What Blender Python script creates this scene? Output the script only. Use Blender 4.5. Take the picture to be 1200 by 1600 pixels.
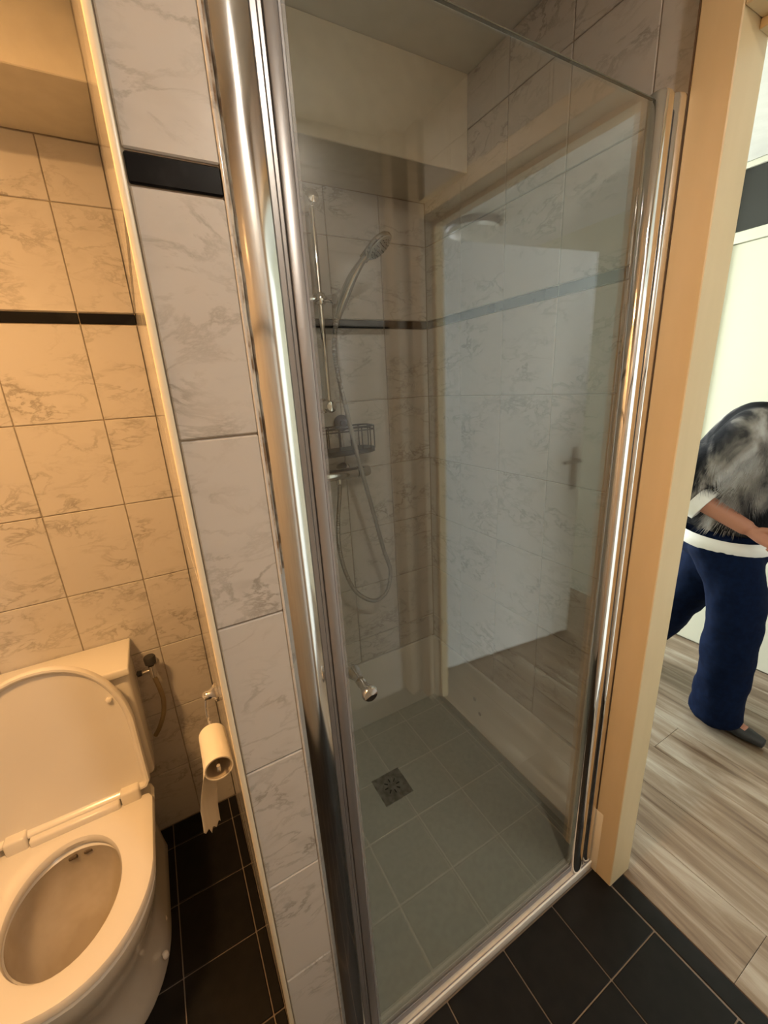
import bpy, bmesh, math, random
from mathutils import Vector, Matrix
random.seed(7)
for o in list(bpy.data.objects): bpy.data.objects.remove(o)
S = bpy.context.scene
C = S.collection
PI = math.pi

# ------------------------------------------------------------------ camera
rx, ry, rz, FPX, CAMZ = -0.2956, 0.0569, -0.4965, 643.04, 1.5418
M = (Matrix.Rotation(rz, 3, 'Z') @ Matrix.Rotation(rx, 3, 'X') @ Matrix.Rotation(ry, 3, 'Y'))
right, fwd, up = M.col[0], M.col[1], M.col[2]
cam = bpy.data.cameras.new('camera'); cam_o = bpy.data.objects.new('camera', cam); C.objects.link(cam_o)
mw = Matrix.Identity(4)
for i in range(3):
    mw[i][0] = right[i]; mw[i][1] = up[i]; mw[i][2] = -fwd[i]
mw[2][3] = CAMZ
cam_o.matrix_world = mw
cam.sensor_fit = 'HORIZONTAL'; cam.sensor_width = 36.0; cam.lens = FPX / 1200 * 36.0
cam.clip_start = 0.01; cam.clip_end = 200
S.camera = cam_o

# ------------------------------------------------------------------ colour management, world, daylight
S.view_settings.view_transform = 'Standard'; S.view_settings.look = 'None'
S.view_settings.gamma = 1.0; S.view_settings.use_curve_mapping = False
S.view_settings.exposure = 0.10
W = bpy.data.worlds.new('daylight'); S.world = W; W.use_nodes = True
W.node_tree.nodes['Background'].inputs[0].default_value = (0.78, 0.88, 1.0, 1)
W.node_tree.nodes['Background'].inputs[1].default_value = 1.0

def area(name, loc, target, sx, sy, power, col):
    l = bpy.data.lights.new(name, 'AREA'); l.shape = 'RECTANGLE'; l.size = sx; l.size_y = sy
    l.energy = power; l.color = col
    o = bpy.data.objects.new(name, l); C.objects.link(o); o.location = loc
    o.rotation_euler = (Vector(target) - Vector(loc)).to_track_quat('-Z', 'Y').to_euler()
    return o
# daylight falling through the two hall windows (one at each end of the hall)
area('daylight_north', (1.85, 3.35, 1.5), (1.8, 0, 1.0), 1.2, 1.7, 200, (0.93, 0.97, 1.0))
area('daylight_south', (1.85, -2.55, 1.5), (1.7, 0, 1.2), 1.2, 1.7, 72, (0.97, 0.98, 1.0))

# ------------------------------------------------------------------ helpers
def link(name, me, mat=None, parent=None):
    o = bpy.data.objects.new(name, me); C.objects.link(o)
    if mat is not None and len(me.materials) == 0: me.materials.append(mat)
    if parent is not None: o.parent = parent
    return o
def finish(bm, name, mat, parent=None, smooth=False, recalc=True):
    if recalc: bmesh.ops.recalc_face_normals(bm, faces=bm.faces[:])
    me = bpy.data.meshes.new(name); bm.to_mesh(me); bm.free()
    if smooth:
        for p in me.polygons: p.use_smooth = True
        try: me.set_sharp_from_angle(angle=math.radians(38))
        except Exception: pass
    return link(name, me, mat, parent)
def empty(name, loc, label, cat, group=None):
    o = bpy.data.objects.new(name, None); C.objects.link(o); o.location = loc; o.empty_display_size = 0.05
    return tag(o, label, cat, group)
def tag(o, label, cat, group=None):
    o['label'] = label; o['category'] = cat
    if group: o['group'] = group
    return o
def struct(o): o['kind'] = 'structure'; return o
def keep(o, parent):      # parent a world-space mesh to an Empty that sits elsewhere
    o.parent = parent; o.matrix_parent_inverse = Matrix.Translation(-Vector(parent.location)); return o
def add_box(bm, x0, x1, y0, y1, z0, z1, bev=0.0, seg=1):
    vs = [bm.verts.new((x, y, z)) for x in (x0, x1) for y in (y0, y1) for z in (z0, z1)]
    fs = [(0,1,3,2),(4,6,7,5),(0,4,5,1),(2,3,7,6),(0,2,6,4),(1,5,7,3)]
    nf = [bm.faces.new([vs[i] for i in f]) for f in fs]
    if bev > 0:
        es = list({e for f in nf for e in f.edges})
        bmesh.ops.bevel(bm, geom=es, offset=bev, segments=seg, affect='EDGES', profile=0.5)
def box(name, x0, x1, y0, y1, z0, z1, mat, parent=None, bev=0.0, seg=1, smooth=False):
    bm = bmesh.new(); add_box(bm, x0, x1, y0, y1, z0, z1, bev, seg)
    return finish(bm, name, mat, parent, smooth)
def loft(bm, loops, cap0=True, cap1=True, wrap=False):
    rows = [[bm.verts.new(p) for p in lp] for lp in loops]
    n = len(rows[0]); m = len(rows)
    for a in range(m if wrap else m - 1):
        r0, r1 = rows[a], rows[(a + 1) % m]
        for i in range(n):
            j = (i + 1) % n
            bm.faces.new((r0[i], r0[j], r1[j], r1[i]))
    if not wrap:
        if cap0: bm.faces.new(rows[0][::-1])
        if cap1: bm.faces.new(rows[-1])
    return rows
def frame_of(d):
    d = d.normalized(); a = Vector((0,0,1)) if abs(d.z) < .9 else Vector((1,0,0))
    u = d.cross(a).normalized(); return u, d.cross(u).normalized()
def tube(bm, pts, rads, n=12, caps=True, sq=None):
    pts = [Vector(p) for p in pts]
    if not isinstance(rads, (list, tuple)): rads = [rads] * len(pts)
    loops = []; u = None
    for i, p in enumerate(pts):
        d = (pts[min(i+1, len(pts)-1)] - pts[max(i-1, 0)]).normalized()
        if u is None: u, v = frame_of(d)
        else:
            u = (u - d * u.dot(d)).normalized(); v = d.cross(u)
        ru, rv = rads[i] if isinstance(rads[i], tuple) else (rads[i], rads[i])
        loops.append([p + u * (ru*math.cos(2*PI*k/n)) + v * (rv*math.sin(2*PI*k/n)) for k in range(n)])
    loft(bm, loops, caps, caps)
def spline(ctrl, per=10):
    P = [Vector(c) for c in ctrl]; P = [P[0]*2-P[1]] + P + [P[-1]*2-P[-2]]; out = []
    for i in range(1, len(P)-2):
        for k in range(per):
            t = k/per; a, b, c, d = P[i-1], P[i], P[i+1], P[i+2]
            out.append(0.5*((2*b)+(c-a)*t+(2*a-5*b+4*c-d)*t*t+(3*b-a-3*c+d)*t*t*t))
    out.append(P[-2]); return out
def lathe(bm, base, axis, prof, n=24):
    axis = Vector(axis).normalized(); u, v = frame_of(axis); base = Vector(base)
    loft(bm, [[base + axis*h + u*(r*math.cos(2*PI*k/n)) + v*(r*math.sin(2*PI*k/n)) for k in range(n)] for h, r in prof])

# ------------------------------------------------------------------ materials
def mat(name, col, rough=0.5, metal=0.0, spec=0.5, coat=0.0):
    m = bpy.data.materials.new(name); m.use_nodes = True
    b = m.node_tree.nodes['Principled BSDF']
    b.inputs['Base Color'].default_value = (*col, 1); b.inputs['Roughness'].default_value = rough
    b.inputs['Metallic'].default_value = metal; b.inputs['Specular IOR Level'].default_value = spec
    b.inputs['Coat Weight'].default_value = coat
    return m
def nodes(m): return m.node_tree.nodes, m.node_tree.links, m.node_tree.nodes['Principled BSDF']
def mottle(m, c0, c1, scale=6.0, detail=5, lo=0.35, hi=0.65, bump=0.0, coord='Object', rnd=False, dist=0.0, stretch=(1,1,1)):
    N, L, b = nodes(m)
    tc = N.new('ShaderNodeTexCoord'); mp = N.new('ShaderNodeMapping'); L.new(tc.outputs[coord], mp.inputs[0])
    mp.inputs['Scale'].default_value = stretch
    if rnd:
        oi = N.new('ShaderNodeObjectInfo'); mul = N.new('ShaderNodeVectorMath'); mul.operation = 'SCALE'
        cmb = N.new('ShaderNodeCombineXYZ')
        for i in range(3): L.new(oi.outputs['Random'], cmb.inputs[i])
        L.new(cmb.outputs[0], mul.inputs[0]); mul.inputs['Scale'].default_value = 37.0
        L.new(mul.outputs[0], mp.inputs['Location'])
    nz = N.new('ShaderNodeTexNoise'); nz.inputs['Scale'].default_value = scale; nz.inputs['Detail'].default_value = detail
    nz.inputs['Distortion'].default_value = dist
    L.new(mp.outputs[0], nz.inputs['Vector'])
    cr = N.new('ShaderNodeValToRGB'); cr.color_ramp.elements[0].position = lo; cr.color_ramp.elements[1].position = hi
    cr.color_ramp.elements[0].color = (*c0, 1); cr.color_ramp.elements[1].color = (*c1, 1)
    L.new(nz.outputs[0], cr.inputs[0]); L.new(cr.outputs[0], b.inputs['Base Color'])
    if bump > 0:
        bp = N.new('ShaderNodeBump'); bp.inputs['Strength'].default_value = bump; bp.inputs['Distance'].default_value = 0.002
        L.new(nz.outputs[0], bp.inputs['Height']); L.new(bp.outputs[0], b.inputs['Normal'])
    return m, mp, cr

def marble(name, base, vein, rough=0.12):
    m = mat(name, base, rough); N, L, b = nodes(m)
    tc = N.new('ShaderNodeTexCoord'); oi = N.new('ShaderNodeObjectInfo')
    cmb = N.new('ShaderNodeCombineXYZ')
    for i in range(3): L.new(oi.outputs['Random'], cmb.inputs[i])
    sc = N.new('ShaderNodeVectorMath'); sc.operation = 'SCALE'; sc.inputs['Scale'].default_value = 41.0
    L.new(cmb.outputs[0], sc.inputs[0])
    mp = N.new('ShaderNodeMapping'); L.new(tc.outputs['Object'], mp.inputs[0]); L.new(sc.outputs[0], mp.inputs['Location'])
    mp.inputs['Rotation'].default_value = (0, 0.85, 0); mp.inputs['Scale'].default_value = (0.9, 1.2, 1.8)
    n1 = N.new('ShaderNodeTexNoise'); n1.inputs['Scale'].default_value = 11; n1.inputs['Detail'].default_value = 7
    n1.inputs['Roughness'].default_value = 0.62; n1.inputs['Distortion'].default_value = 0.45
    L.new(mp.outputs[0], n1.inputs['Vector'])
    # ridged veins: |n-0.5|
    s = N.new('ShaderNodeMath'); s.operation = 'SUBTRACT'; s.inputs[1].default_value = 0.5; L.new(n1.outputs[0], s.inputs[0])
    a = N.new('ShaderNodeMath'); a.operation = 'ABSOLUTE'; L.new(s.outputs[0], a.inputs[0])
    r1 = N.new('ShaderNodeMapRange'); r1.inputs['From Min'].default_value = 0.0; r1.inputs['From Max'].default_value = 0.04
    r1.inputs['To Min'].default_value = 1.0; r1.inputs['To Max'].default_value = 0.0; L.new(a.outputs[0], r1.inputs[0])
    n2 = N.new('ShaderNodeTexNoise'); n2.inputs['Scale'].default_value = 6; n2.inputs['Detail'].default_value = 3
    L.new(mp.outputs[0], n2.inputs['Vector'])
    r2 = N.new('ShaderNodeMapRange'); r2.inputs['From Min'].default_value = 0.42; r2.inputs['From Max'].default_value = 0.68
    L.new(n2.outputs[0], r2.inputs[0])
    ml = N.new('ShaderNodeMath'); ml.operation = 'MULTIPLY'; L.new(r1.outputs[0], ml.inputs[0]); L.new(r2.outputs[0], ml.inputs[1])
    n3 = N.new('ShaderNodeTexNoise'); n3.inputs['Scale'].default_value = 20; n3.inputs['Detail'].default_value = 5
    L.new(mp.outputs[0], n3.inputs['Vector'])
    r3 = N.new('ShaderNodeMapRange'); r3.inputs['From Min'].default_value = 0.5; r3.inputs['From Max'].default_value = 0.8
    r3.inputs['To Max'].default_value = 0.55; L.new(n3.outputs[0], r3.inputs[0])
    ad = N.new('ShaderNodeMath'); ad.operation = 'ADD'; ad.use_clamp = True; L.new(ml.outputs[0], ad.inputs[0])
    m3 = N.new('ShaderNodeMath'); m3.operation = 'MULTIPLY'; L.new(r3.outputs[0], m3.inputs[0]); L.new(r2.outputs[0], m3.inputs[1])
    L.new(m3.outputs[0], ad.inputs[1])
    mx = N.new('ShaderNodeMix'); mx.data_type = 'RGBA'
    mx.inputs[6].default_value = (*base, 1); mx.inputs[7].default_value = (*vein, 1)
    L.new(ad.outputs[0], mx.inputs[0]); L.new(mx.outputs[2], b.inputs['Base Color'])
    return m

M_tile = marble('marble_wall_tile', (0.56, 0.535, 0.505), (0.345, 0.32, 0.285))
M_black = mat('black_border_tile', (0.008, 0.008, 0.009), 0.12, spec=.18)
mottle(M_black, (0.006,0.006,0.007), (0.05,0.05,0.05), 14, 6, 0.55, 0.95, rnd=True)
M_grout = mat('grey_grout', (0.36, 0.31, 0.25), 0.9)
M_floor = mat('black_floor_tile', (0.009, 0.0085, 0.0085), 0.42, spec=.22)
mottle(M_floor, (0.0045,0.0042,0.004), (0.008,0.0075,0.007), 30, 4, rnd=True)
M_fgrout = mat('floor_grout', (0.20, 0.165, 0.135), 0.9)
M_sfloor = mat('grey_shower_tile', (0.25, 0.26, 0.23), 0.55)
mottle(M_sfloor, (0.53,0.525,0.475), (0.585,0.58,0.525), 60, 6, bump=0.15, rnd=True)
M_sgrout = mat('shower_grout', (0.70, 0.69, 0.63), 0.9)
M_panel = mat('white_shower_panel', (0.70, 0.69, 0.66), 0.22)
M_plaster = mat('cream_plaster', (0.66, 0.61, 0.50), 0.8)
mottle(M_plaster, (0.64,0.59,0.485), (0.68,0.63,0.52), 25, 5, bump=0.1)
M_ceil = mat('ceiling_paint', (0.66, 0.65, 0.60), 0.85)
mottle(M_ceil, (0.64,0.63,0.58), (0.68,0.67,0.62), 20, 4)
M_hall = mat('hall_wall_paint', (0.64, 0.63, 0.52), 0.75)
mottle(M_hall, (0.62,0.61,0.50), (0.65,0.64,0.53), 12, 4)
M_frame = mat('cream_door_frame_paint', (0.66, 0.58, 0.42), 0.45)
mottle(M_frame, (0.62,0.485,0.285), (0.66,0.52,0.315), 18, 5, stretch=(1,1,.2))
M_tan = mat('tan_casing', (0.32, 0.24, 0.155), 0.5)  # even tan, darker than the near casing; far casing and corner pipe casing
M_chrome = mat('polished_chrome', (0.82, 0.81, 0.80), 0.06, 1.0)
M_chrome2 = mat('satin_chrome', (0.62, 0.60, 0.57), 0.16, 1.0)
M_alu = mat('brushed_aluminium', (0.50, 0.48, 0.47), 0.34, 0.6)
mottle(M_alu, (0.30,0.285,0.285), (0.37,0.355,0.35), 30, 4, stretch=(1,1,.05))
M_rubber = mat('dark_rubber', (0.03, 0.028, 0.026), 0.5)
M_seal = mat('grey_seal', (0.30, 0.29, 0.30), 0.35)
M_trimc = mat('cream_plastic_trim', (0.80, 0.70, 0.52), 0.3)
M_white = mat('white_ceramic', (0.80, 0.77, 0.70), 0.08, coat=0.3)
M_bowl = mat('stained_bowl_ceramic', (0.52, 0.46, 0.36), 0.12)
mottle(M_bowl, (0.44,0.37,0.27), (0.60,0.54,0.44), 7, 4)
M_seat = mat('white_duroplast', (0.78, 0.74, 0.67), 0.18)
M_sill = mat('cream_sill_stone', (0.72, 0.66, 0.58), 0.3)
mottle(M_sill, (0.68,0.62,0.54), (0.76,0.70,0.62), 40, 4)
M_wire = mat('black_coated_wire', (0.006, 0.006, 0.006), 0.45, spec=.25)
M_paper = mat('toilet_paper', (0.82, 0.78, 0.70), 0.95)
M_card = mat('grey_cardboard', (0.42, 0.36, 0.28), 0.95)
M_hosebr = mat('braided_hose', (0.30, 0.24, 0.15), 0.35, 0.7)
M_ironmix = mat('drain_steel', (0.16, 0.155, 0.14), 0.4, 0.8)
mottle(M_ironmix, (0.28,0.275,0.25), (0.50,0.49,0.455), 40, 5)
M_caulk = mat('stained_sealant', (0.55, 0.47, 0.38), 0.7)
mottle(M_caulk, (0.20,0.12,0.06), (0.62,0.55,0.46), 38, 5, 0.40, 0.60)
M_dglass = mat('dark_transom_glass', (0.03, 0.03, 0.026), 0.06)
M_door = mat('white_door_paint', (0.84, 0.86, 0.85), 0.3)
M_cream = mat('cream_door_paint', (0.66, 0.645, 0.52), 0.45)

def wood_mat():
    m = mat('oak_laminate', (0.5, 0.4, 0.3), 0.28); N, L, b = nodes(m)
    tc = N.new('ShaderNodeTexCoord'); oi = N.new('ShaderNodeObjectInfo'); cmb = N.new('ShaderNodeCombineXYZ')
    for i in range(3): L.new(oi.outputs['Random'], cmb.inputs[i])
    sc = N.new('ShaderNodeVectorMath'); sc.operation = 'SCALE'; sc.inputs['Scale'].default_value = 23.0
    L.new(cmb.outputs[0], sc.inputs[0])
    mp = N.new('ShaderNodeMapping'); L.new(tc.outputs['Object'], mp.inputs[0]); L.new(sc.outputs[0], mp.inputs['Location'])
    mp.inputs['Scale'].default_value = (9, .75, 1)
    n = N.new('ShaderNodeTexNoise'); n.inputs['Scale'].default_value = 1.6; n.inputs['Detail'].default_value = 9
    n.inputs['Roughness'].default_value = 0.65; n.inputs['Distortion'].default_value = 0.7; L.new(mp.outputs[0], n.inputs['Vector'])
    cr = N.new('ShaderNodeValToRGB'); e = cr.color_ramp.elements
    e[0].position = 0.34; e[0].color = (0.080, 0.048, 0.027, 1); e[1].position = 0.68; e[1].color = (0.31, 0.265, 0.205, 1)
    k = e.new(0.5); k.color = (0.18, 0.130, 0.087, 1)
    L.new(n.outputs[0], cr.inputs[0]); L.new(cr.outputs[0], b.inputs['Base Color'])
    bp = N.new('ShaderNodeBump'); bp.inputs['Strength'].default_value = 0.1; bp.inputs['Distance'].default_value = 0.001
    L.new(n.outputs[0], bp.inputs['Height']); L.new(bp.outputs[0], b.inputs['Normal'])
    return m
M_wood = wood_mat()

def glass_mat(name, tint, refl=1.0, ior=1.52):
    m = bpy.data.materials.new(name); m.use_nodes = True; N, L = m.node_tree.nodes, m.node_tree.links
    N.remove(N['Principled BSDF']); out = N['Material Output']
    tr = N.new('ShaderNodeBsdfTransparent'); tr.inputs[0].default_value = (*tint, 1)
    gl = N.new('ShaderNodeBsdfGlossy'); gl.inputs['Roughness'].default_value = 0.0
    gl.inputs[0].default_value = (refl, refl, refl, 1)
    fr = N.new('ShaderNodeFresnel'); ge = N.new('ShaderNodeNewGeometry'); mr = N.new('ShaderNodeMapRange')
    mr.inputs['To Min'].default_value = ior; mr.inputs['To Max'].default_value = 1/ior      # same reflectance at both faces of the pane
    L.new(ge.outputs['Backfacing'], mr.inputs['Value']); L.new(mr.outputs[0], fr.inputs[0])
    mx = N.new('ShaderNodeMixShader'); L.new(fr.outputs[0], mx.inputs[0]); L.new(tr.outputs[0], mx.inputs[1]); L.new(gl.outputs[0], mx.inputs[2])
    L.new(mx.outputs[0], out.inputs[0]); return m
M_glass = glass_mat('shower_glass', (0.945, 0.955, 0.93), ior=1.60)
M_wglass = glass_mat('window_glass', (0.96, 0.98, 0.97))

# ------------------------------------------------------------------ tiled surfaces
ZS, STR, TH, TW = 1.744, 0.029, 0.25, 0.20     # black border bottom, border height, tile height and width
CEIL, SOF = 2.407, 2.161
GAP = 0.0022
tcache = {}
def tile_mesh(w, h, d, bev=0.0016):
    k = (round(w,4), round(h,4), round(d,4))
    if k not in tcache:
        bm = bmesh.new(); add_box(bm, -w/2, w/2, -d/2, d/2, -h/2, h/2, bev)
        bmesh.ops.recalc_face_normals(bm, faces=bm.faces[:])
        me = bpy.data.meshes.new('tile'); bm.to_mesh(me); bm.free(); me.materials.append(None); tcache[k] = me
    return tcache[k]
def put_tile(name, w, h, d, loc, rot, m, parent, jig=0.0004):
    o = bpy.data.objects.new(name, tile_mesh(w, h, d)); C.objects.link(o)
    o.location = loc; o.rotation_euler = rot; o.parent = parent
    o.material_slots[0].link = 'OBJECT'; o.material_slots[0].material = m
    return o
def zlines(z0, z1):
    rows = []; z = ZS
    while z > z0 + 0.012:
        lo = max(z - TH, z0); rows.append((lo, z, False)); z = lo
    rows.append((ZS, ZS + STR, True)); z = ZS + STR
    while z < z1 - 0.012:
        hi = min(z + TH, z1); rows.append((z, hi, False)); z = hi
    return rows
def ulines(a, b, ref):
    k = math.ceil((a - ref) / TW); us = [a]
    while ref + k * TW < b - 0.01:
        if ref + k * TW > a + 0.01: us.append(ref + k * TW)
        k += 1
    return us + [b]
def tile_plane(parent, axis, coord, nrm, a, b, ref, z0, z1, d=0.006, zcut=None):
    """tiles on plane axis=coord, front surface at coord, facing nrm"""
    us = ulines(a, b, ref) if ref is not None else [a, b]
    for zl, zh, blk in zlines(z0, z1):
        if zcut and zh <= zcut + 0.001: continue
        if zcut and zl < zcut: zl = zcut
        for u0, u1 in zip(us[:-1], us[1:]):
            w, h = u1 - u0 - GAP, zh - zl - GAP
            if w < 0.004 or h < 0.004: continue
            c = coord - nrm * (d/2) + random.uniform(-.0002, .0002)
            if axis == 'Y': loc = ((u0+u1)/2, c, (zl+zh)/2); rot = (0,0,0)
            else: loc = (c, (u0+u1)/2, (zl+zh)/2); rot = (0,0,PI/2)
            put_tile('border_tile' if blk else 'tile', w, h, d, loc, rot, M_black if blk else M_tile, parent)

# back wall: one wall running behind toilet niche and shower
YB, YT, XR, XL = 1.426, 1.433, 1.009, -0.80
PX0, PX1, PY = 0.022, 0.119, 0.532
YW = -0.47
GI = 0.0035   # grout recess
wb = struct(box('wall_back', XL-.08, XR+.075, YT+GI, YT+.12, -0.05, CEIL, M_grout))
bkS = box('backing', PX1, XR, YB+GI, YT+GI, 0.0, CEIL, M_grout, wb)
tile_plane(wb, 'Y', YT, -1, XL, PX0, -0.110, 0.0, SOF)
tile_plane(wb, 'Y', YB, -1, PX1, XR, 0.818, 0.04, SOF, zcut=0.381)

wr = struct(box('wall_right', XR+GI, 1.081, 0.541, YT+.004, -0.05, CEIL, M_grout))
tile_plane(wr, 'X', XR, -1, 0.541, YB, 1.226, 0.0, CEIL, zcut=0.381)
# right wall above the doorway and past it
wr2 = struct(box('wall_right_over_door', XR+GI, 1.081, -0.32, 0.471, 2.165, CEIL, M_grout))
tile_plane(wr2, 'X', XR, -1, -0.39, 0.541, 1.226, 2.165, CEIL) if False else None
for (z0, z1) in ((2.165, 2.273), (2.273, CEIL)):
    us = ulines(-0.32, 0.471, 1.226)
    for u0, u1 in zip(us[:-1], us[1:]):
        put_tile('tile', u1-u0-GAP, z1-z0-GAP, .006, (XR+.003, (u0+u1)/2, (z0+z1)/2), (0,0,PI/2), M_tile, wr2)
wr3 = struct(box('wall_right_near', XR+GI, 1.081, YW, -0.39, -0.05, CEIL, M_grout))
tile_plane(wr3, 'X', XR, -1, YW, -0.39, 1.226, 0.0, CEIL)

wl = struct(box('wall_left', XL-.08, XL-GI, YW-.08, YT+.004, -0.05, CEIL, M_grout))
tile_plane(wl, 'X', XL, 1, YW, YT, 1.226, 0.0, CEIL)
wn = struct(box('wall_near', XL-.08, 1.081, YW-.08, YW-GI, -0.05, CEIL, M_grout))
tile_plane(wn, 'Y', YW, 1, XL, XR, -0.110, 0.0, CEIL)
struct(box('trim_1', 0.925, XR-.001, YW+.001, -0.40, 0.001, CEIL-.001, M_tan, bev=.003))      # pipe casing in the near right corner

# partition between toilet niche and shower
pt_ = struct(box('wall_partition', PX0+GI, PX1-GI, PY+GI, YT, 0.0, CEIL, M_grout))
tile_plane(pt_, 'Y', PY, -1, PX0+.004, PX1-.002, None, 0.0, CEIL)
tile_plane(pt_, 'X', PX0, -1, PY+.004, YT, 1.233, 0.0, CEIL)
tile_plane(pt_, 'X', PX1, 1, PY+.004, YB, 1.226, 0.04, CEIL)
bm = bmesh.new(); add_box(bm, PX0-.0045, PX0+.0035, PY-.0015, PY+.012, 0.0, CEIL-.001, .0018, 2)
struct(finish(bm, 'trim_2', M_trimc, None, True))
bm = bmesh.new(); add_box(bm, PX1-.003, PX1+.001, PY-.001, PY+.010, 0.0, CEIL-.001, .0012, 2)
struct(finish(bm, 'trim_3', M_tile, None, True))
bm = bmesh.new()
for k in range(60):
    z = 1.30 + k*0.0155
    r = 0.0022 + 0.0012*random.random()
    if k == 0: loops = []
    loops.append([(PX1+.0012 + r*math.cos(2*PI*i/6), PY+.002 + r*math.sin(2*PI*i/6), z) for i in range(6)])
loft(bm, loops); s_ = finish(bm, 'sealant_bead', M_caulk, pt_, True); s_['label'] = 'brown stained sealant bead beside the chrome profile'

# soffit, ceilings
struct(box('trim_4', XL, PX0, 1.1915, YT-.001, SOF, CEIL-.0005, M_plaster, bev=.002))
struct(box('trim_5', PX1, XR, 1.1915, YB, SOF, CEIL-.0005, M_plaster, bev=.002))
struct(box('ceiling', XL-.08, 1.081, YW-.08, YT+.12, CEIL, CEIL+.1, M_ceil))

# ------------------------------------------------------------------ bathroom floor
fl = struct(box('floor', XL-.08, 1.0545, YW-.08, YT+.12, -0.06, -0.0035, M_fgrout))
def floor_tiles(x0, x1, y0, y1):
    xs = ulines(x0, x1, -0.008); ys = ulines(y0, y1, 1.34)
    for a, b in zip(xs[:-1], xs[1:]):
        for c, d in zip(ys[:-1], ys[1:]):
            if b-a < .01 or d-c < .01: continue
            put_tile('tile', b-a-.0032, d-c-.0032, .008, ((a+b)/2, (c+d)/2, -.004+random.uniform(-.0003,.0003)), (-PI/2,0,0), M_floor, fl)
floor_tiles(XL, PX0, PY, YT)
floor_tiles(XL, 0.992, YW, PY)
st = box('threshold_strip', 0.9965, 1.0525, -0.32, 0.471, -.008, 0.0, M_floor, fl, .001)

# shower floor
sf = struct(box('floor_shower', PX1, XR, 0.565, YB, -0.0035, 0.0392, M_sgrout))
xs = [PX1, 0.185, 0.385, 0.585, 0.785, 0.985, XR]; ys = [0.582, 0.75, 0.95, 1.15, 1.35, YB]
DX0, DX1, DY0, DY1 = 0.500, 0.622, 1.035, 1.158
for a, b in zip(xs[:-1], xs[1:]):
    for c, d in zip(ys[:-1], ys[1:]):
        put_tile('tile', b-a-.0025, d-c-.0025, .006, ((a+b)/2, (c+d)/2, .037), (-PI/2,0,0), M_sfloor, sf)
# smooth wall panels round the shower tray
pw = box('upstand_panel', PX1+.001, XR-.008, YB-.007, YB+.004, 0.041, 0.3795, M_panel, wb, .0015)
pr_ = box('upstand_panel', XR-.007, XR+.004, 0.592, YB-.001, 0.041, 0.3795, M_panel, wr, .0015)
for (y, z) in ((1.122, .226), (1.088, .174)):
    bm = bmesh.new(); lathe(bm, (XR-.007, y, z), (-1,0,0), [(0,.009),(.002,.009),(.004,.006)], 14)
    keep_ = finish(bm, 'cap', M_seal, wr, True); keep_['label'] = 'small grey cap on the shower wall panel'

# drain
dr = empty('floor_drain', (0.561, 1.096, 0.0405), 'square grey steel drain grate in the shower floor', 'drain')
bm = bmesh.new(); add_box(bm, -.061,.061,-.0615,.0615,0,.0022,.0008); finish(bm,'frame',M_ironmix,dr)
bm = bmesh.new(); lathe(bm,(0,0,.0015),(0,0,1),[(0,.042),(.002,.042),(.0028,.038),(.0022,.034),(.0022,.014),(.0032,.012),(.0032,.0)],28); finish(bm,'grate',M_ironmix,dr,True)
for k in range(8):
    a = k*PI/4; c_, s2 = math.cos(a), math.sin(a)
    bm = bmesh.new(); tube(bm, [(c_*.018, s2*.018, .0045), (c_*.032, s2*.032, .0045)], .0022, 8); finish(bm, 'slot', M_rubber, dr, True)

# ------------------------------------------------------------------ door frame to the hall (structure)
FY0, FY1 = 0.471, 0.541
def frame_piece(parent, y0, y1, z0, z1, name='casing'):
    return box(name, 0.985, 1.083, y0, y1, z0, z1, M_frame, parent, .002)
d1 = struct(box('door_1', 0.985, 1.083, -0.3195, FY0-.0005, 2.11, 2.165, M_frame, None, .002))
frame_piece(d1, FY0, FY1, 0.0, CEIL-.001); box('casing', 0.985, 1.083, -0.39, -0.32, 0.0, CEIL-.001, M_tan, d1, .002)['label'] = 'darker tan door casing'
box('door_stop', 1.045, 1.083, -0.32, FY0, 2.095, 2.11, M_frame, d1, .001)
box('door_stop', 1.045, 1.083, -0.32, -0.305, 0.0, 2.095, M_frame, d1, .001)
bm = bmesh.new(); add_box(bm, .9835, 1.0085, .518, .552, .0, .25, .003, 2); b_=finish(bm,'plinth',M_trimc,d1,True); b_['label']='low beige plinth block at the foot of the frame'
box('sealant_line', .9845, 1.0085, .541, .5435, .25, CEIL-.002, mat('brown_sealant',(0.13,0.075,0.04),.6), d1)

# ------------------------------------------------------------------ hall beyond the doorway
HX0, HX1, HY0, HY1, HC = 1.055, 2.56, -2.2, 3.0, 2.41
hf = struct(box('floor_hall', HX0, HX1+.1, HY0, HY1, -0.06, -0.006, M_rubber))
x = HX0; i = 0
while x < HX1 - .01:
    w = min(.19, HX1 - x); y = HY0 - random.uniform(0, 1.0)
    while y < HY1:
        y0, y1 = max(y, HY0), min(y + 1.25, HY1)
        if y1 - y0 > .02:
            bm = bmesh.new(); add_box(bm, -w/2+.0004, w/2-.0004, -(y1-y0)/2+.0004, (y1-y0)/2-.0004, -.006, 0, .0009)
            o = finish(bm, 'plank', M_wood, hf); o.location = (x + w/2, (y0+y1)/2, 0)
        y += 1.25
    x += w; i += 1
hw = struct(box('wall_hall_far', HX1, HX1+.1, HY0-.1, HY1+.1, -.05, HC, M_hall))
struct(box('wall_hall_near', 1.081, 1.14, YT+.0, HY1+.1, -.05, HC, M_hall))
struct(box('wall_hall_shower', 1.081, 1.0885, 0.541, YT, 0, HC, M_hall))
struct(box('wall_hall_entry', 1.081, 1.14, HY0-.1, YW-.09, -.05, HC, M_hall))
struct(box('ceiling_hall', 1.081, HX1+.1, HY0-.1, HY1+.1, HC, HC+.1, M_ceil))
struct(box('baseboard_hall', HX1-.012, HX1, 1.24, HY1, 0.0, .07, M_cream, None, .002))
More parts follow.
